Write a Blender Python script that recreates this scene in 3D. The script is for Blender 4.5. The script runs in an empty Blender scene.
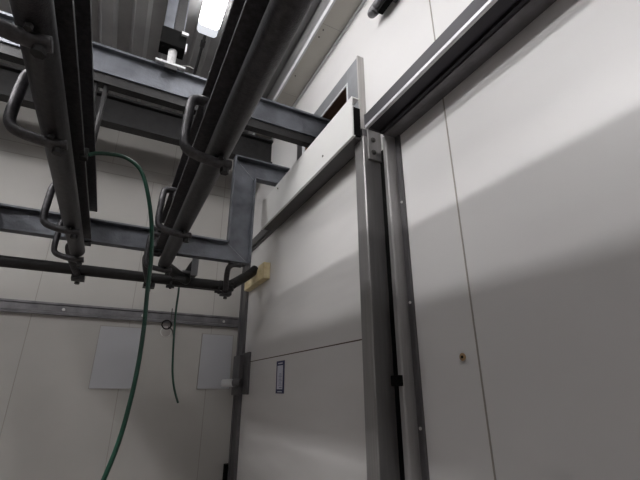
import bpy, bmesh, math, random
from mathutils import Vector
random.seed(4)
C = bpy.context.scene.collection
S = 1.2          # metres per layout unit (distance from the camera to the door wall)
H = 1.55         # height of the eye above the floor
FZ = -H / S      # floor in layout units

K = 1.0
def W(p):        # layout units -> metres
    return Vector((p[0] * S * K, p[1] * S * K, p[2] * S * K + H))

# ------------------------------------------------------------------ materials
def mat(name, col, rough=.5, metal=0.0, noise=0.0, nscale=8.0, bump=0.0, bscale=20.0, stretch=(1, 1, 1),
        col2=None, emit=None, estr=0.0, spec=.5, rmix=0.0, coat=0.0):
    m = bpy.data.materials.new(name); m.use_nodes = True
    nt = m.node_tree; b = nt.nodes['Principled BSDF']
    b.inputs['Base Color'].default_value = (*col, 1)
    b.inputs['Roughness'].default_value = rough
    b.inputs['Metallic'].default_value = metal
    b.inputs['Specular IOR Level'].default_value = spec
    b.inputs['Coat Weight'].default_value = coat
    tc = nt.nodes.new('ShaderNodeTexCoord')
    mp = nt.nodes.new('ShaderNodeMapping'); mp.inputs['Scale'].default_value = stretch
    nt.links.new(tc.outputs['Object'], mp.inputs['Vector'])
    if noise > 0:
        n = nt.nodes.new('ShaderNodeTexNoise'); n.inputs['Scale'].default_value = nscale
        n.inputs['Detail'].default_value = 5
        nt.links.new(mp.outputs['Vector'], n.inputs['Vector'])
        r = nt.nodes.new('ShaderNodeValToRGB')
        c2 = col2 or tuple(max(0, c * (1 - noise)) for c in col)
        r.color_ramp.elements[0].position = .35; r.color_ramp.elements[1].position = .68
        r.color_ramp.elements[0].color = (*c2, 1); r.color_ramp.elements[1].color = (*col, 1)
        nt.links.new(n.outputs['Fac'], r.inputs['Fac']); nt.links.new(r.outputs['Color'], b.inputs['Base Color'])
        if rmix > 0:
            mr = nt.nodes.new('ShaderNodeMapRange')
            mr.inputs['To Min'].default_value = max(.05, rough - rmix); mr.inputs['To Max'].default_value = min(1, rough + rmix)
            nt.links.new(n.outputs['Fac'], mr.inputs['Value']); nt.links.new(mr.outputs['Result'], b.inputs['Roughness'])
    if bump > 0:
        n2 = nt.nodes.new('ShaderNodeTexNoise'); n2.inputs['Scale'].default_value = bscale
        n2.inputs['Detail'].default_value = 2
        nt.links.new(mp.outputs['Vector'], n2.inputs['Vector'])
        bp = nt.nodes.new('ShaderNodeBump'); bp.inputs['Strength'].default_value = bump
        bp.inputs['Distance'].default_value = .02
        nt.links.new(n2.outputs['Fac'], bp.inputs['Height']); nt.links.new(bp.outputs['Normal'], b.inputs['Normal'])
    if emit:
        b.inputs['Emission Color'].default_value = (*emit, 1); b.inputs['Emission Strength'].default_value = estr
    return m

M = {}
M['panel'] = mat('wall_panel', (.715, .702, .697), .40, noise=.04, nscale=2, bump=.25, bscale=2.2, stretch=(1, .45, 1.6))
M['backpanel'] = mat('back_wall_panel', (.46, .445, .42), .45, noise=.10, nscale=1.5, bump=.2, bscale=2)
M['door'] = mat('door_panel', (.715, .70, .69), .32, noise=.05, nscale=2, bump=.8, bscale=2.0, stretch=(1, .4, 2.0))
M['cover'] = mat('white_sheet', (.76, .755, .74), .38, noise=.03, nscale=3)
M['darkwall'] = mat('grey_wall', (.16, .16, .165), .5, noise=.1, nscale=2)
M['patch'] = mat('patch_panel', (.46, .465, .49), .4, noise=.05, nscale=3)
M['seam'] = mat('seam_sealant', (.32, .30, .27), .7)
M['rust_seam'] = mat('rusty_seam', (.10, .055, .03), .8, noise=.5, nscale=30)
M['stain'] = mat('rust_stain', (.36, .24, .13), .8)
M['galv'] = mat('galvanised_steel', (.19, .20, .225), .48, .6, noise=.38, nscale=7, rmix=.15, bump=.12, bscale=40)
M['galv_dark'] = mat('weathered_steel', (.22, .215, .225), .5, .6, noise=.35, nscale=10, bump=.1, bscale=50)
M['rail'] = mat('oiled_rail_steel', (.085, .083, .088), .42, .45, noise=.4, nscale=60, col2=(.05, .048, .052), bump=.12, bscale=220)
M['black_steel'] = mat('black_steel', (.035, .034, .035), .5, .4, noise=.3, nscale=20, bump=.1, bscale=60)
M['inox'] = mat('brushed_stainless', (.33, .32, .318), .40, .5, noise=.14, nscale=5, stretch=(14, 14, .6), rmix=.08)
M['inox_dark'] = mat('dull_stainless', (.15, .145, .15), .45, .65, noise=.2, nscale=5, stretch=(1, 1, .5))
M['frame_steel'] = mat('frame_steel', (.30, .305, .32), .45, .55, noise=.2, nscale=6)
M['galv_under'] = mat('dark_grey_sheet', (.07, .066, .066), .5, .2, noise=.2, nscale=6)
M['inox_light'] = mat('pale_stainless', (.50, .485, .47), .4, .6, noise=.15, nscale=5, stretch=(14, 14, .6))
M['track'] = mat('track_steel', (.05, .047, .054), .5, .5, noise=.25, nscale=6, stretch=(3, .4, 3))
M['tracklip'] = mat('track_lip', (.72, .72, .74), .35, .35, noise=.25, nscale=9)
M['soffit'] = mat('beige_soffit', (.50, .48, .43), .55, noise=.06, nscale=2)
M['deck'] = mat('deck_steel', (.40, .40, .40), .5, .15, noise=.2, nscale=4)
M['white_metal'] = mat('white_painted_metal', (.68, .69, .70), .4, noise=.05, nscale=5)
M['frost'] = mat('frosted_sleeve', (.72, .72, .72), .8, noise=.25, nscale=25, bump=.5, bscale=40)
M['brown'] = mat('brown_timber', (.17, .095, .058), .6, noise=.3, nscale=8, stretch=(6, 1, 6))
M['black'] = mat('black_rubber_and_shade', (.004, .004, .004), .8, spec=.08)  # also used for the strip of shade between the uprights
M['screw'] = mat('screw_head', (.10, .095, .09), .5, .5)
M['bolt'] = mat('bright_bolt', (.62, .62, .60), .4, .4)
M['hose'] = mat('green_hose', (.008, .062, .037), .35, noise=.3, nscale=20)
M['foam'] = mat('yellowed_nylon', (.78, .68, .44), .6, noise=.25, nscale=12, col2=(.62, .50, .27), bump=.3, bscale=30)
M['navy'] = mat('navy_print', (.015, .02, .10), .5)
M['paper'] = mat('white_label', (.62, .63, .72), .5)
M['ink'] = mat('grey_ink', (.28, .29, .40), .6)
M['lamp'] = mat('lamp_diffuser', (.85, .87, .9), .4, emit=(1, .985, .985), estr=15.0)
M['lamp_mid'] = mat('mid_lamp_diffuser', (.85, .87, .9), .4, emit=(1, .985, .985), estr=62.0)  # emission set between the other lamps to balance the wall light
M['lamp_bright'] = mat('bright_lamp_diffuser', (.85, .87, .9), .4, emit=(1, .985, .985), estr=82.0)  # emission raised so the left row lights the right wall most
M['lampend'] = mat('lamp_end_grime', (.40, .41, .43), .5, noise=.5, nscale=30, emit=(.9, .93, 1), estr=.8)
M['floor'] = mat('floor_resin', (.20, .17, .15), .5, noise=.25, nscale=4)

# ------------------------------------------------------------------ mesh builders (layout units)
def box(bm, x0, x1, y0, y1, z0, z1, mi=0):
    P = [W(p) for p in ((x0, y0, z0), (x1, y0, z0), (x1, y1, z0), (x0, y1, z0), (x0, y0, z1), (x1, y0, z1), (x1, y1, z1), (x0, y1, z1))]
    v = [bm.verts.new(p) for p in P]
    for f in ((0, 3, 2, 1), (4, 5, 6, 7), (0, 1, 5, 4), (1, 2, 6, 5), (2, 3, 7, 6), (3, 0, 4, 7)):
        bm.faces.new([v[i] for i in f]).material_index = mi

def prism(bm, poly, axis, a, b, mi=0):
    """closed polygon extruded along an axis; poly in the two other axes, order (x,y,z) minus axis"""
    def mk(p, t):
        if axis == 'y': return W((p[0], t, p[1]))
        if axis == 'x': return W((t, p[0], p[1]))
        return W((p[0], p[1], t))
    A = [bm.verts.new(mk(p, a)) for p in poly]; B = [bm.verts.new(mk(p, b)) for p in poly]
    n = len(poly)
    bm.faces.new(A[::-1]).material_index = mi; bm.faces.new(B).material_index = mi
    for i in range(n):
        bm.faces.new([A[i], A[(i + 1) % n], B[(i + 1) % n], B[i]]).material_index = mi

def smooth_path(pts, n=5):
    P = [Vector(p) for p in pts]
    if len(P) < 3: return P
    out = []
    for i in range(len(P) - 1):
        p0 = P[max(0, i - 1)]; p1 = P[i]; p2 = P[i + 1]; p3 = P[min(len(P) - 1, i + 2)]
        for k in range(n):
            t = k / n
            out.append(.5 * ((2 * p1) + (p2 - p0) * t + (2 * p0 - 5 * p1 + 4 * p2 - p3) * t * t + (3 * p1 - p0 - 3 * p2 + p3) * t ** 3))
    out.append(P[-1]); return out

def tube(bm, pts, r, seg=14, sm=True, mi=0, flat=1.0, n=5):
    P = smooth_path(pts, n) if sm else [Vector(p) for p in pts]
    rings = []; up = None
    for i, p in enumerate(P):
        t = (P[min(i + 1, len(P) - 1)] - P[max(i - 1, 0)]).normalized()
        if up is None:
            up = Vector((0, 1, 0)) if abs(t.y) < .9 else Vector((1, 0, 0))
        u = (up - t * up.dot(t)).normalized(); up = u; w = t.cross(u)
        rings.append([bm.verts.new(W(p + u * math.cos(a) * r * flat + w * math.sin(a) * r)) for a in [2 * math.pi * k / seg for k in range(seg)]])
    for a, b in zip(rings, rings[1:]):
        for k in range(seg):
            f = bm.faces.new([a[k], a[(k + 1) % seg], b[(k + 1) % seg], b[k]]); f.smooth = True; f.material_index = mi
    bm.faces.new(rings[0][::-1]).material_index = mi; bm.faces.new(rings[-1]).material_index = mi

def hexbolt(bm, c, axis, r, h, mi=0):
    pl = []
    for k in range(6):
        a = math.pi / 3 * k
        pl.append((math.cos(a) * r, math.sin(a) * r))
    o = {'x': (c[1], c[2]), 'y': (c[0], c[2]), 'z': (c[0], c[1])}[axis]
    i = 'xyz'.index(axis)
    prism(bm, [(p[0] + o[0], p[1] + o[1]) for p in pl], axis, c[i] - h, c[i], mi)

def nb(): return bmesh.new()

def obj(name, bm, ms, parent=None, bevel=0.0, base=None):
    me = bpy.data.meshes.new(name)
    bmesh.ops.recalc_face_normals(bm, faces=bm.faces)
    if parent is not None:
        off = Vector(parent['_o'])
    else:
        if base is None:
            xs = [v.co for v in bm.verts]
            off = Vector((sum(v.x for v in xs) / len(xs), sum(v.y for v in xs) / len(xs), min(v.z for v in xs)))
        else: off = base
    for v in bm.verts: v.co -= off
    bm.to_mesh(me); bm.free()
    o = bpy.data.objects.new(name, me); C.objects.link(o)
    for m in (ms if isinstance(ms, (list, tuple)) else [ms]): me.materials.append(M[m])
    if parent is not None: o.parent = parent
    else: o.location = off
    o['_o'] = tuple(off)
    if bevel > 0:
        b = o.modifiers.new('bevel', 'BEVEL'); b.width = bevel; b.segments = 2; b.limit_method = 'ANGLE'
    return o

def tag(o, label, cat, group=None):
    o['label'] = label; o['category'] = cat
    if group: o['group'] = group
    return o

def thing(name, label, cat, loc, group=None):
    o = bpy.data.objects.new(name, None); C.objects.link(o)
    o.empty_display_size = .05; o.location = W(loc); o['_o'] = tuple(W(loc))
    return tag(o, label, cat, group)

def struct(o): o['kind'] = 'structure'; return o
def B(*a, **k):
    bm = nb(); box(bm, *a); return bm

# ------------------------------------------------------------------ room shell
XL, YF, YB, ZC = -2.9, -2.2, 3.5, 2.36
TW = .10
struct(obj('floor', B(XL - TW, 1 + .6, YF - TW, YB + TW, FZ - .1, FZ), 'floor'))

# right wall with the rail opening above the door
OY0, OY1, OZ0, OZ1 = 1.545, 2.11, 1.20, 1.642
bm = nb()
h0, h1, h2, h3 = OY0 - .012, OY1 + .012, OZ0 - .012, OZ1 + .012
box(bm, 1, 1.1, YF, h0, FZ, ZC); box(bm, 1, 1.1, h1, YB, FZ, ZC)
box(bm, 1, 1.1, h0, h1, FZ, h2); box(bm, 1, 1.1, h0, h1, h3, ZC)
for y in (.895, -.105, -1.105): box(bm, .9985, 1.001, y - .003, y + .003, FZ, 2.145, 1)
struct(obj('wall_right', bm, ['panel', 'seam']))
# small room-side boxing behind the opening (brown lining seen through it)
bm = nb()
box(bm, 1.0 - .033, 1.5, h0, OY0, h2, h3); box(bm, 1.0 - .033, 1.5, OY1, h1, h2, h3)
box(bm, 1.0 - .033, 1.5, OY0, OY1, OZ1, h3); box(bm, 1.0 - .033, 1.5, OY0, OY1, h2, OZ0)
box(bm, 1.5, 1.54, h0, h1, h2, h3)
struct(obj('trim_1', bm, 'brown'))

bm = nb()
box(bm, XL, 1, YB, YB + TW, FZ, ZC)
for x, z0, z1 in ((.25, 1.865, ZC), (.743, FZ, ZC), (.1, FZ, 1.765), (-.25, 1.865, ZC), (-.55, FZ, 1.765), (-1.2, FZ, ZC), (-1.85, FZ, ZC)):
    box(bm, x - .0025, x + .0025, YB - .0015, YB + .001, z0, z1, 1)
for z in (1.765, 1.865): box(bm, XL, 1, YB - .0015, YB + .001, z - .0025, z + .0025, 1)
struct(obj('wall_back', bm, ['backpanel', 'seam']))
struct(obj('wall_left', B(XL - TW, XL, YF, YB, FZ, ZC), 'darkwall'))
struct(obj('wall_front', B(XL, 1, YF - TW, YF, FZ, ZC), 'panel'))

# ribbed steel deck ceiling, ribs along the room
bm = nb()
x = XL; zt, zb = ZC, ZC - .03; prof = []
while x < .80:
    prof += [(x, zt), (x + .06, zt), (x + .085, zb), (x + .155, zb), (x + .18, zt)]
    x += .20
prof = [p for p in prof if p[0] < .84] + [(.84, zt)]
prof.append((1.1, zt)); prof += [(1.1, ZC + .08), (XL - TW, ZC + .08), (XL - TW, zt)]
prism(bm, prof, 'y', YF - TW, YB + TW)
struct(obj('ceiling', bm, 'deck'))

# boxed soffit along the top of the right wall
bm = nb()
box(bm, .845, 1, YF, YB, 2.145, 2.165)
for y in (-.6, .2, .95, 1.62, 2.3, 3.0):
    box(bm, .845, 1, y - .0015, y + .0015, 2.144, 2.1455, 1)
struct(obj('trim_2', bm, ['soffit', 'seam']))
struct(obj('trim_3', B(.832, .845, YF, YB, 2.14, 2.185), 'white_metal'))
struct(obj('trim_5', B(.8455, .87, YF, YB, 2.1655, 2.355), 'deck'))
struct(obj('trim_4', B(.985, 1, YF, YB, 2.128, 2.145), 'white_metal'))
bm = nb()
for y in (.35, .8, 1.25, 1.66, 1.72, 2.1, 2.55, 2.95):
    tube(bm, [(.873, y, 2.1405), (.873, y, 2.146)], .005, 8, False)
tag(obj('soffit_screw', bm, 'screw'), 'dark screw heads dotted along the outer edge of the beige soffit', 'screws')['kind'] = 'stuff'

# ------------------------------------------------------------------ door in the right wall
door = bpy.data.objects.new('door_1', None); C.objects.link(door); door.location = W((.98, 2.4, FZ)); door['_o'] = tuple(W((.98, 2.4, FZ)))
door['kind'] = 'structure'
JZ = .2125
obj('upper_door_panel', B(.980, .9995, 1.40, 3.26, JZ + .003, 1.20), 'door', door)
obj('lower_door_panel', B(.980, .9995, 1.40, 3.26, FZ + .01, JZ - .003), 'door', door)
obj('joint_strip', B(.981, .9994, 1.41, 3.255, JZ - .003, JZ + .003), 'rust_seam', door)
bm = nb()   # header frame: stepped profile
prism(bm, [(.9995, 1.25), (.955, 1.25), (.955, 1.205), (.945, 1.205), (.945, 1.17), (.962, 1.17), (.962, 1.155), (.9995, 1.155)], 'y', 1.40, 3.40)
hd = obj('door_header', bm, 'inox_dark', door)
for y in (2.18, 2.28):
    b2 = nb(); tube(b2, [(.938, y, 1.19), (.946, y, 1.19)], .008, 8, False); s = obj('screw', b2, 'bolt', hd)
bm = nb()
box(bm, .955, .9995, 3.262, 3.36, FZ + .005, 1.154); box(bm, .948, .9995, 3.36, 3.40, FZ + .005, 1.154)
obj('left_jamb', bm, 'inox_dark', door)
obj('jamb_foot', B(.93, .9995, 3.405, 3.47, FZ + .01, -.53), 'black', door)
for o in door.children: pass

# dents / wear marks kept in material; small wall hole with rust ring
bm = nb()
tube(bm, [(.9965, .957, .101), (1.0005, .957, .101)], .012, 14, False, 1)
tube(bm, [(.9955, .957, .101), (.999, .957, .101)], .0045, 12, False, 0)
tag(obj('drill_hole', bm, ['black', 'stain']), 'small black drill hole with a rusty rim in the right wall panel', 'hole')
# label on the door
st = thing('door_sticker', 'tall narrow white label with a navy border on the lower door panel', 'label', (.98, 2.463, -.0145))
obj('backing', B(.9775, .9797, 2.396, 2.530, -.0145, .180), 'navy', st)
obj('paper', B(.9770, .9774, 2.418, 2.512, .010, .152), 'paper', st)
for z in (.165, -.004): obj('title_print', B(.9768, .9774, 2.425, 2.50, z - .0035, z + .0035), 'paper', st)
bm = nb()
for k in range(9):
    z = .102 - k * .0085; w = .018 + .008 * ((k * 7) % 3)
    box(bm, .9766, .9769, 2.462 - w, 2.462 + w * .7, z - .002, z + .002)
box(bm, .9766, .9769, 2.43, 2.47, .016, .024)
obj('text_lines', bm, 'ink', st)

# ------------------------------------------------------------------ door post with bracket
post = thing('door_post', 'wide brushed stainless steel post at the right edge of the door', 'post', (.95, 1.37, FZ))
bm = nb()
prism(bm, [(.905, 1.323), (.905, 1.395), (.913, 1.399), (.9785, 1.399), (.9995, 1.399), (.9995, 1.318), (.909, 1.318)], 'z', FZ, 1.14)
obj('column', bm, 'inox', post, .003)
bm = nb()
box(bm, .925, .998, 1.3055, 1.317, 1.010, 1.185)
br = obj('angle_bracket', bm, 'inox', post, .002)
br['label'] = 'bolted steel plate near the top of the post'
for z in (1.118, 1.050):
    b2 = nb(); hexbolt(b2, (.952, 1.3055, z), 'y', .0085, .009); tube(b2, [(.952, 1.3055, z), (.952, 1.3025, z)], .013, 12, False)
    obj('bolt', b2, 'screw', br)
# second upright
up = thing('guide_upright', 'narrower grey steel upright standing right of the wide door post', 'post', (.96, 1.2, FZ))
bm = nb()
prism(bm, [(.9995, 1.218), (.942, 1.218), (.937, 1.213), (.937, 1.194), (.943, 1.189), (.9995, 1.189)], 'z', FZ, 1.07)
obj('channel', bm, 'inox', up, .002)
fl = obj('side_flange', B(.988, .9995, 1.164, 1.1885, FZ, 1.07), 'inox_dark', up)
for z in (.74, .315, -.12, -.6):
    b2 = nb(); tube(b2, [(.9835, 1.174, z), (.989, 1.174, z)], .0055, 8, False); obj('screw', b2, 'bolt', fl)
bm = nb(); box(bm, .922, .9365, 1.185, 1.240, .016, .053); box(bm, .9365, .9955, 1.2185, 1.240, .016, .053); tube(bm, [(.918, 1.212, .034), (.923, 1.212, .034)], .012, 12, False)
tag(obj('rubber_stop', bm, 'black', bevel=.004), 'small black rubber stop on the narrower upright beside the wide post', 'stopper')
# black strip stands in for shade in the gap between post and upright
tag(obj('gap_shade_strip', B(.996, 1.0, 1.2185, 1.3175, FZ, 1.07), 'black'), 'black strip standing in for the shade in the gap between the two steel uprights', 'strip')

# ------------------------------------------------------------------ sliding track on the right
tr = thing('sliding_door_track', 'long dark steel track running along the right wall above the uprights', 'track', (.92, 0, 1.07))
bm = nb()
TY0, TY1 = YF, 1.200
prism(bm, [(.998, 1.155), (.972, 1.155), (.972, 1.100), (.849, 1.100), (.849, 1.148), (.837, 1.148), (.837, 1.088), (.915, 1.088), (.915, 1.076), (.930, 1.076), (.930, 1.088), (.998, 1.088)], 'y', TY0, TY1)
obj('track_profile', bm, 'track', tr)
obj('paler_underside', B(.931, .998, TY0, TY1, 1.070, 1.0875), 'galv_dark', tr)  # added paler strip puts bounced light into the track underside
obj('bottom_lip', B(.832, .847, TY0, TY1 - .006, 1.072, 1.0875), 'tracklip', tr, .002)  # near-white colour stands in for light caught by the lip
bm = nb(); box(bm, .838, .98, 1.2005, 1.208, 1.085, 1.155); box(bm, .93, .98, 1.208, 1.3045, 1.19, 1.198); box(bm, .93, .98, 1.2005, 1.208, 1.15, 1.198)
obj('end_plate', bm, 'inox_dark', tr)

# ------------------------------------------------------------------ white cover over the door rollers
cv = thing('roller_cover', 'white sheet metal cover box above the door header', 'cover', (.9, 1.95, 1.12))
bm = nb()
prism(bm, [(.850, 1.122), (.850, 1.352), (.890, 1.352), (.890, 1.345), (.857, 1.345), (.857, 1.129), (.864, 1.129), (.864, 1.122)], 'y', 1.322, 2.63)
shell = obj('cover_shell', bm, 'cover', cv)
for y, z in ((1.626, 1.184), (2.30, 1.31)):
    b2 = nb(); tube(b2, [(.8465, y, z), (.851, y, z)], .006, 10, False); obj('screw', b2, 'screw', shell)
bm = nb()
prism(bm, [(.862, 1.135), (.862, 1.298), (.900, 1.298), (.900, 1.135)], 'y', 1.328, 2.60)
obj('inner_rail', bm, 'black', cv)
obj('under_plate', B(.8645, .9445, 1.335, 2.62, 1.124, 1.1335), 'galv_under', cv)
obj('fixing_strip', B(.866, .9445, 1.40, 2.58, 1.30, 1.335), 'black_steel', cv)

# frame around the rail opening
of = thing('opening_frame', 'grey metal frame around the opening high on the right wall', 'frame', (.98, 1.8, 1.2))
obj('right_jamb', B(.962, .9997, 1.428, 1.532, 1.165, 1.748), 'frame_steel', of, .002)
obj('jamb_edge', B(.960, .9997, 1.418, 1.428, 1.165, 1.752), 'inox_light', of)
obj('head', B(.962, .9997, 1.5325, 2.25, 1.655, 1.748), 'frame_steel', of, .002)
obj('left_jamb', B(.965, .9997, 2.15, 2.25, 1.26, 1.6545), 'inox_dark', of)
obj('white_lining', B(.960, .9665, 2.111, 2.1495, 1.26, 1.6545), 'white_metal', of)
obj('white_lining', B(.960, .9665, 1.545, 2.11, 1.642, 1.6545), 'white_metal', of)
obj('white_lining', B(.960, .9665, 1.5325, 1.5445, 1.2, 1.6545), 'white_metal', of)

# ------------------------------------------------------------------ steel beams
def ibeam_x(bm, y, z0, z1, xa, xb, w=.075, t=.014, tw=.012):
    box(bm, xa, xb, y - w / 2, y + w / 2, z0, z0 + t); box(bm, xa, xb, y - w / 2, y + w / 2, z1 - t, z1)
    box(bm, xa, xb, y - tw / 2, y + tw / 2, z0 + t, z1 - t)

K = .968
a = thing('cross_beam', 'light galvanised steel beam crossing under the lamp into the wall opening', 'beam', (-.3, 1.93, 1.5))
bm = nb()
bx = (-2.99, 1.25)
box(bm, *bx, 1.905, 1.975, 1.515, 1.529); box(bm, *bx, 1.905, 1.975, 1.671, 1.685); box(bm, *bx, 1.93, 1.942, 1.529, 1.671)
obj('beam_profile', bm, 'galv', a)
bm = nb(); box(bm, -2.99, 1.02, 1.915, 1.965, 1.46, 1.5145)
obj('underside_shade', bm, 'black_steel', a)  # added dark bar stands in for the shaded underside of the beam
K = 1.0

# welded channel frame with a riser
f = thing('channel_frame', 'welded galvanised channel frame with an upright stepping up to the wall', 'beam', (-.5, 2.5, .79))
def channel(name, q, flange_edges):
    """q: corner points (x,z) of the web; flanges on the listed edges stick out towards the room"""
    bm = nb(); prism(bm, q, 'y', 2.512, 2.524)
    c = (sum(p[0] for p in q) / 4, sum(p[1] for p in q) / 4)
    for i in flange_edges:
        p, r = Vector(q[i]), Vector(q[(i + 1) % 4])
        d = (r - p).normalized(); n = Vector((-d.y, d.x))
        if n.dot(Vector(c) - p) < 0: n = -n
        t = .011
        # shorten on the mitre side so that flanges meet cleanly
        prism(bm, [tuple(p), tuple(r), tuple(r + n * t), tuple(p + n * t)], 'y', 2.465, 2.5118)
    obj(name, bm, 'galv', f)
xl, xr, z0, z1, zu0, zu1 = .578, .742, .797, .935, 1.446, 1.603
channel('lower_arm', [(XL, z0), (xr, z0), (xl, z1), (XL, z1)], (0, 2))
channel('upright', [(xr, z0 + .002), (xr, zu0), (xl, zu1 - .002), (xl, z1)], (0, 2))
channel('upper_arm', [(xr, zu0), (.9995, zu0), (.9995, zu1), (xl, zu1)], (0, 2))
bm = nb()
prism(bm, [(xl - .002, z1 + .002), (xl + .001, z1 + .003), (xr + .001, z0 + .003), (xr - .002, z0)], 'y', 2.5095, 2.5125)
obj('weld_seam', bm, 'frame_steel', f); bm = nb()
prism(bm, [(xl, zu1 - .003), (xl + .003, zu1), (xr + .002, zu0 + .001), (xr - .001, zu0 - .002)], 'y', 2.5095, 2.5125)
obj('weld_seam', bm, 'frame_steel', f)

bm = nb(); ibeam_x(bm, 2.92, 1.865, 2.11, XL, .9995, .09, .02, .014)
box(bm, XL, .9995, 2.96, 3.02, 1.90, 2.05)
tag(obj('ceiling_beam', bm, 'black_steel'), 'dark heavy beam high up close to the back wall', 'beam')
# trapezoid ceiling joists further forward, on top of the cross beam
# ------------------------------------------------------------------ overhead rail: beam, tube and hooks
def rail_set(r, X, yend, hooks):
    bm = nb()
    prism(bm, [(.141, .800), (.251, .800), (.251, .814), (.202, .814), (.202, .970), (.251, .970), (.251, .984), (.141, .984), (.141, .970), (.190, .970), (.190, .814), (.141, .814)], 'y', YF, yend + .05)
    obj('upper_beam', bm, 'rail', r, .002)
    bm = nb(); tube(bm, [(.203, YF, .710), (.203, yend, .710)], .0365, 28, False)
    obj('rail_tube', bm, 'rail', r)
    bm = nb(); box(bm, .186, .206, YF, yend, .745, .7995); obj('spacer_web', bm, 'rail', r)
    for y in hooks:
        bm = nb()
        pts = [(.185, y, .865), (.140, y, .872), (.112, y, .868), (.100, y, .850), (.096, y, .77), (.096, y, .710), (.108, y, .682), (.145, y, .668), (.205, y, .660), (.242, y, .664)]
        tube(bm, pts, .0145, 10, True, 0, 1.35)
        tube(bm, [(.160, y, .815), (.160, y, .868)], .020, 12, False)
        h = obj('hanger_hook', bm, 'rail', r)
        b2 = nb(); hexbolt(b2, (.224, y, .646), 'z', .014, .016); hexbolt(b2, (.205, y - .03, .67), 'z', .008, .012)
        obj('bolt', b2, 'black_steel', h)
    # hanger rods between rail beam and the cross beam
    bm = nb(); tube(bm, [(.175, 1.877, .985), (.175, 1.877, 1.411)], .012, 10, False); tube(bm, [(.22, 1.877, .985), (.22, 1.877, 1.411)], .012, 10, False)
    obj('hanger_rod', bm, 'black_steel', r)
    d = X * S
    for o in r.children_recursive:
        if o.parent == r: o.location.x += d
r = thing('overhead_rail_beam', 'rightmost overhead dark rail beam with a round tube, nearest to the door', 'rail', (.196, .5, .67), 'overhead rails')
rail_set(r, 0, 2.40, (-1.0, -.3, .4, 1.09, 1.77, 2.40))
r = thing('overhead_rail_beam', 'added dark rail beam that shades the right wall, with the green hose clamped to its side', 'rail', (.196 - .45, .5, .67), 'overhead rails')  # added rail, blocks lamp light to shade the door and right wall
r['_o'] = tuple(W((.196, .5, .67)))
rail_set(r, 0, 2.40, (-1.3, -.6, .1, .8, 1.2, 1.95, 2.40))
r = thing('overhead_rail_beam', 'third dark rail beam with tube, added leftmost to shade the lower right wall', 'rail', (.196 - .93, .5, .67), 'overhead rails')  # added rail, keeps lamp light off the lowest part of the wall
r['_o'] = tuple(W((.196, .5, .67)))
rail_set(r, 0, 2.40, (-1.2, -.5, .2, .9, 1.6, 2.2))
# plate bolting rail hanger to the channel frame
pl = thing('hanger_plate', 'bolted plate on the channel frame left of the rail end', 'bracket', (.14, 2.46, .78))
obj('plate', B(.095, .139, 2.40, 2.463, .80, .93), 'galv_dark', pl)
for z in (.905, .845):
    b2 = nb(); hexbolt(b2, (.118, 2.40, z), 'y', .013, .012); obj('bolt', b2, 'black_steel', pl)

# transverse rail
t = thing('cross_rail', 'dark tube rail running across the room below the channel frame', 'rail', (-.5, 2.78, .66))
bm = nb(); tube(bm, [(XL, 2.78, .700), (.40, 2.78, .703), (.62, 2.78, .707), (.685, 2.80, .712)], .034, 20)
obj('rail_tube', bm, 'black_steel', t)
bm = nb(); tube(bm, [(.705, 2.81, .722), (.86, 2.90, .845), (.922, 2.93, .905)], .036, 20)
e = obj('raised_end', bm, 'black_steel', t)
bm = nb(); tube(bm, [(.20, 2.45, .712), (.235, 2.53, .715), (.31, 2.66, .713), (.385, 2.75, .708)], .034, 18)
box(bm, .28, .36, 2.60, 2.64, .665, .69)
obj('curved_junction', bm, 'black_steel', t)
for x in (-1.6, -.9, -.25, .155, .665):
    bm = nb()
    zt = .796
    tube(bm, [(x + .02, 2.50, .787), (x - .03, 2.50, .784), (x - .055, 2.525, .765), (x - .045, 2.60, .725), (x - .02, 2.70, .682), (x, 2.80, .656)], .019, 10)
    box(bm, x - .06, x + .05, 2.475, 2.535, zt - .010, zt)
    h = obj('curved_hanger', bm, 'rail', t)
    b2 = nb(); box(b2, x - .035, x + .035, 2.745, 2.815, .635, .662); hexbolt(b2, (x, 2.78, .625), 'z', .014, .014)
    obj('clamp', b2, 'black_steel', h)
# locking lever, rods and plate of the rail switch
sw = thing('rail_switch', 'rail switch plate with lever rod hanging under the cross rail', 'switch', (.45, 2.75, .64))
bm = nb(); prism(bm, [(.362, .735), (.426, .735), (.426, .842), (.402, .842), (.385, .815), (.362, .765)], 'y', 2.70, 2.712)
obj('side_plate', bm, 'black_steel', sw)
obj('front_plate', B(.393, .436, 2.655, 2.664, .722, .846), 'frame_steel', sw)['label'] = 'bright upright steel plate'
bm = nb(); box(bm, .396, .430, 2.6645, 2.72, .722, .7345); box(bm, .34, .41, 2.664, 2.73, .735, .75)
obj('plate_foot', bm, 'galv_dark', sw)
bm = nb(); tube(bm, [(.29, 2.735, .655), (.60, 2.735, .655)], .0055, 8, False); obj('lever_rod', bm, 'black_steel', sw)
for x in (.285, .605):
    bm = nb(); tube(bm, [(x, 2.735, .632), (x, 2.735, .682)], .008, 8, False); tube(bm, [(x - .028, 2.735, .647), (x + .024, 2.735, .647)], .010, 8, False)
    obj('rod_pivot', bm, 'black_steel', sw)

# yellowed block on the door side
bm = nb()
prism(bm, [(2.74, .790), (2.74, .915), (2.86, .915), (2.90, .88), (3.22, .86), (3.22, .79)], 'x', .925, .979)
tag(obj('rail_end_block', bm, 'foam', bevel=.004), 'yellowed cream block fixed to the door where the dark rail ends', 'block')

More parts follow.
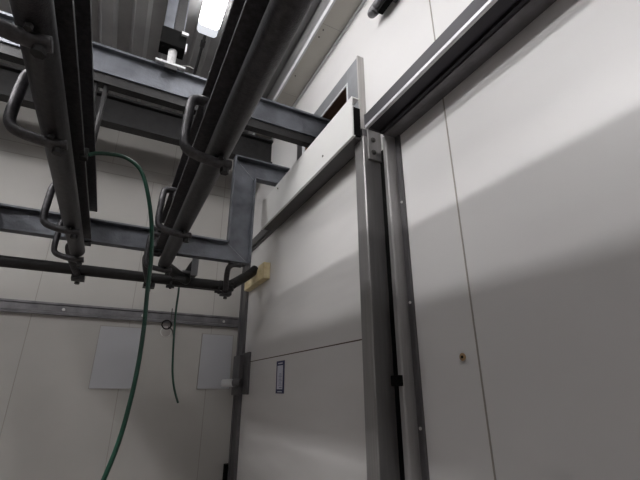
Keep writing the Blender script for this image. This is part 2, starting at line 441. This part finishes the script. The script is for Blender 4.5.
# hinge / latch on the left jamb
bm = nb(); box(bm, .962, .9795, 3.09, 3.262, -.025, .285); box(bm, .93, .9475, 3.262, 3.40, -.03, .27)
box(bm, .93, .962, 3.22, 3.2615, -.03, .27)
hg = obj('hinge', bm, 'inox_dark', door)
bm = nb(); tube(bm, [(.90, 3.24, .058), (.86, 3.28, .058), (.83, 3.31, .058)], .029, 16); obj('pin', bm, 'white_metal', hg)
bm = nb(); tube(bm, [(.945, 3.19, .06), (.90, 3.24, .06)], .030, 16); obj('pin_socket', bm, 'galv_dark', hg)

# ------------------------------------------------------------------ back wall fittings
br = thing('wall_rail', 'grey bumper rail with bolts running across the back wall', 'rail', (0, 3.49, .52))
bm = nb(); prism(bm, [(3.4985, .612), (3.478, .612), (3.478, .598), (3.488, .592), (3.488, .545), (3.470, .538), (3.470, .522), (3.4985, .522)], 'x', XL, .995)
obj('rail_profile', bm, 'galv_dark', br)
for x in (-2.0, -1.46, -.92, -.36, .185, .839):
    b2 = nb(); hexbolt(b2, (x, 3.488, .566), 'y', .011, .01); obj('bolt', b2, 'bolt', br)
def patch(x0, x1, za, zb, label):
    p = thing('cover_panel', label, 'panel', ((x0 + x1) / 2, 3.495, za), 'flat panels on the back wall')
    obj('sheet', B(x0 + .004, x1 - .004, 3.490, 3.4999, za + .004, zb - .004), 'patch', p)
    bm = nb()
    for q in ((x0, x1, za, za + .004), (x0, x1, zb - .004, zb), (x0, x0 + .004, za, zb), (x1 - .004, x1, za, zb)):
        box(bm, q[0], q[1], 3.489, 3.4999, q[2], q[3])
    obj('sealant_edge', bm, 'seam', p)
patch(.668, .938, .013, .455, 'flat grey rectangular panel on the back wall beside the door hinge')
patch(-.10, .198, .013, .470, 'flat grey rectangular panel on the back wall left of the hanging rings')

def ring(name, c, rad, r, m, label, ax=(1, 0, 1), tilt=.25):
    bm = nb(); pts = [(c[0] + rad * math.cos(a), c[1] + tilt * rad * math.sin(a), c[2] + rad * math.sin(a)) for a in [2 * math.pi * k / 24 for k in range(25)]]
    tube(bm, pts, r, 8, False)
    return tag(obj(name, bm, m), label, 'ring')
ring('cable_ring', (.372, 3.455, .503), .036, .0055, 'black', 'small black ring hanging from the back wall rail')
ring('wire_ring', (.372, 3.455, .445), .040, .0025, 'bolt', 'thin pale wire ring hanging below the black ring')
bm = nb(); tube(bm, [(.40, 3.467, .64), (.402, 3.467, .50), (.395, 3.46, .478)], .004, 8); tube(bm, [(.385, 3.455, .485), (.42, 3.455, .462), (.44, 3.455, .40)], .006, 8)
tag(obj('wire_hook', bm, 'screw'), 'thin metal hook rod in front of the back wall rail', 'hook')

# ------------------------------------------------------------------ hoses
hs = thing('air_hose', 'thick green hose arching over and hanging at the left in front of the beams', 'hose', (.06, 1.5, .0))
bm = nb(); tube(bm, [(-.19, 1.5, .81), (-.165, 1.5, .825), (-.12, 1.5, .835), (-.07, 1.5, .835), (-.025, 1.5, .812), (.003, 1.5, .775), (.025, 1.5, .718), (.05, 1.5, .63), (.067, 1.5, .541), (.078, 1.5, .44), (.082, 1.5, .334), (.089, 1.5, .21), (.090, 1.5, .097), (.084, 1.5, -.02), (.068, 1.5, -.15), (.035, 1.5, -.28)], .0075, 12)
obj('hose_tube', bm, 'hose', hs)
bm = nb(); tube(bm, [(.035, 1.5, -.28), (.015, 1.5, -.34)], .012, 12, False); tube(bm, [(.015, 1.5, -.34), (-.002, 1.5, -.39)], .007, 10, False)
obj('nozzle', bm, 'black_steel', hs)
obj('hose_clamp', B(-.214, -.190, 1.485, 1.515, .79, .83), 'black_steel', hs)
bm = nb(); tube(bm, [(.338, 2.725, .644), (.336, 2.70, .60), (.335, 2.70, .52), (.337, 2.70, .426), (.345, 2.70, .30), (.352, 2.70, .20), (.363, 2.70, .10), (.385, 2.70, .01), (.416, 2.70, -.068)], .0065, 10)
tag(obj('thin_green_hose', bm, 'hose'), 'thin green line hanging down from the rail switch against the back wall', 'hose')

# ------------------------------------------------------------------ ceiling hanger over the cross beam
K = .968
hp = thing('ceiling_hanger', 'steel hanger from the ceiling with frosted white sleeve clamped on the cross beam', 'hanger', (.04, 1.93, 1.69))
bm = nb()
prism(bm, [(-.030, 1.90), (.022, 1.90), (.026, 1.905), (.026, 1.955), (-.030, 1.955)], 'z', 1.935, 2.41)
obj('post_lit_side', bm, 'galv', hp)  # light on the dark post's left side, put into paler steel
obj('dark_post', B(.0265, .078, 1.90, 1.96, 1.935, 2.41), 'black_steel', hp)
obj('post_edge', B(.0785, .083, 1.895, 1.96, 1.945, 2.41), 'galv', hp)
obj('upper_block', B(-.035, .100, 1.88, 1.97, 1.815, 1.934), 'black', hp, .003)
bm = nb(); box(bm, .070, .106, 1.865, 1.8795, 1.905, 1.925)
obj('white_clip', bm, 'white_metal', hp)
obj('white_clip', B(.1005, .108, 1.88, 1.90, 1.80, 1.86), 'white_metal', hp)
bm = nb(); tube(bm, [(.040, 1.925, 1.70), (.040, 1.925, 1.76), (.040, 1.925, 1.814)], .0235, 18); obj('frosted_sleeve', bm, 'frost', hp)
bm = nb(); box(bm, -.040, .025, 1.885, 1.965, 1.6855, 1.699); box(bm, .058, .118, 1.885, 1.965, 1.6855, 1.699); box(bm, .025, .058, 1.895, 1.96, 1.6855, 1.6995)
obj('clamp_plate', bm, 'white_metal', hp)
bm = nb(); tube(bm, [(.10, 1.89, 1.702), (.135, 1.885, 1.705), (.16, 1.885, 1.70)], .006, 8); obj('bolt', bm, 'screw', hp)
bm = nb(); box(bm, .01, .075, 1.885, 1.9045, 1.655, 1.6850); tag(obj('beam_clamp', bm, 'black_steel'), 'small dark clamp gripping the cross beam flange', 'clamp')

K = 1.0
# ------------------------------------------------------------------ ceiling lamps
def lamp(xc, ya, yb, label, dm):
    L = thing('ceiling_lamp', label, 'lamp', (xc, (ya + yb) / 2, 2.2), 'fluorescent ceiling lamps')
    z = 2.235
    bm = nb(); prism(bm, [(xc - .05, z + .045), (xc - .04, 2.309), (xc + .04, 2.309), (xc + .05, z + .045)], 'y', ya, yb)
    obj('housing', bm, 'white_metal', L)
    prof = [(xc - .066, z + .044), (xc - .066, z + .02), (xc - .05, z), (xc + .05, z), (xc + .066, z + .02), (xc + .066, z + .044)]
    bm = nb(); prism(bm, prof, 'y', ya + .035, yb - .075); obj('diffuser', bm, dm, L)
    bm = nb(); prism(bm, prof, 'y', ya, ya + .034); obj('end_cap', bm, 'lampend', L, .006)
    bm = nb(); prism(bm, prof, 'y', yb - .074, yb); obj('end_cap', bm, 'lampend', L, .006)
    return L
lamp(.23, .80, 2.13, 'bright fluorescent ceiling lamp above the cross beam beside the overhead rail', 'lamp')
lamp(.262, -1.4, -.1, 'fluorescent ceiling lamp above the rail nearer the camera', 'lamp')
lamp(-2.4, .55, 1.85, 'fluorescent ceiling lamp left of the overhead rail', 'lamp_bright')
lamp(-2.4, -1.6, -.3, 'fluorescent ceiling lamp at the front left of the room', 'lamp_bright')
lamp(-1.2, .2, 1.5, 'fluorescent ceiling lamp between the two overhead rails and the left row', 'lamp_mid')
cd = thing('lamp_conduit', 'thin dark conduit running from the lamp end along the ceiling', 'conduit', (.23, 2.8, 2.28))
bm = nb(); tube(bm, [(.225, 2.128, 2.27), (.236, 3.499, 2.27)], .010, 10, False); obj('pipe', bm, 'black_steel', cd)
bm = nb(); tube(bm, [(.226, 2.22, 2.27), (.226, 2.27, 2.27)], .016, 12, False); obj('coupling', bm, 'black_steel', cd)

# small housing high on the right wall
em = thing('wall_tube_housing', 'grey rounded housing with a dark edge high on the right wall', 'fixture', (.95, .9, 1.82))
bm = nb(); tube(bm, [(.945, .45, 1.872), (.945, 1.175, 1.872), (.945, 1.20, 1.868), (.945, 1.215, 1.86)], .028, 18); obj('body', bm, 'galv_dark', em)
obj('lower_edge', B(.938, .972, .45, 1.19, 1.818, 1.844), 'black', em, .004)
bm = nb(); obj('wall_clip', B(.9735, .9995, .6, .66, 1.83, 1.87), 'galv_dark', em); obj('wall_clip', B(.9735, .9995, 1.05, 1.11, 1.83, 1.87), 'galv_dark', em)

# ------------------------------------------------------------------ world, camera, view
w = bpy.data.worlds.new('world'); bpy.context.scene.world = w; w.use_nodes = True
w.node_tree.nodes['Background'].inputs[0].default_value = (.5, .52, .55, 1)
w.node_tree.nodes['Background'].inputs[1].default_value = .02

f_px = 396.0; th = math.atan(151 / 396); ya = math.radians(27.1)
cam = bpy.data.cameras.new('camera'); co = bpy.data.objects.new('camera', cam); C.objects.link(co)
cam.sensor_fit = 'HORIZONTAL'; cam.sensor_width = 36; cam.lens = 36 * f_px / 640; cam.clip_start = .02
co.location = (0, 0, H); co.rotation_euler = (math.pi / 2 + th, 0, -ya)
sc = bpy.context.scene; sc.camera = co
for o in bpy.data.objects:
    if '_o' in o: del o['_o']
v = sc.view_settings; v.view_transform = 'Standard'; v.look = 'None'; v.gamma = 1; v.use_curve_mapping = False; v.exposure = 0
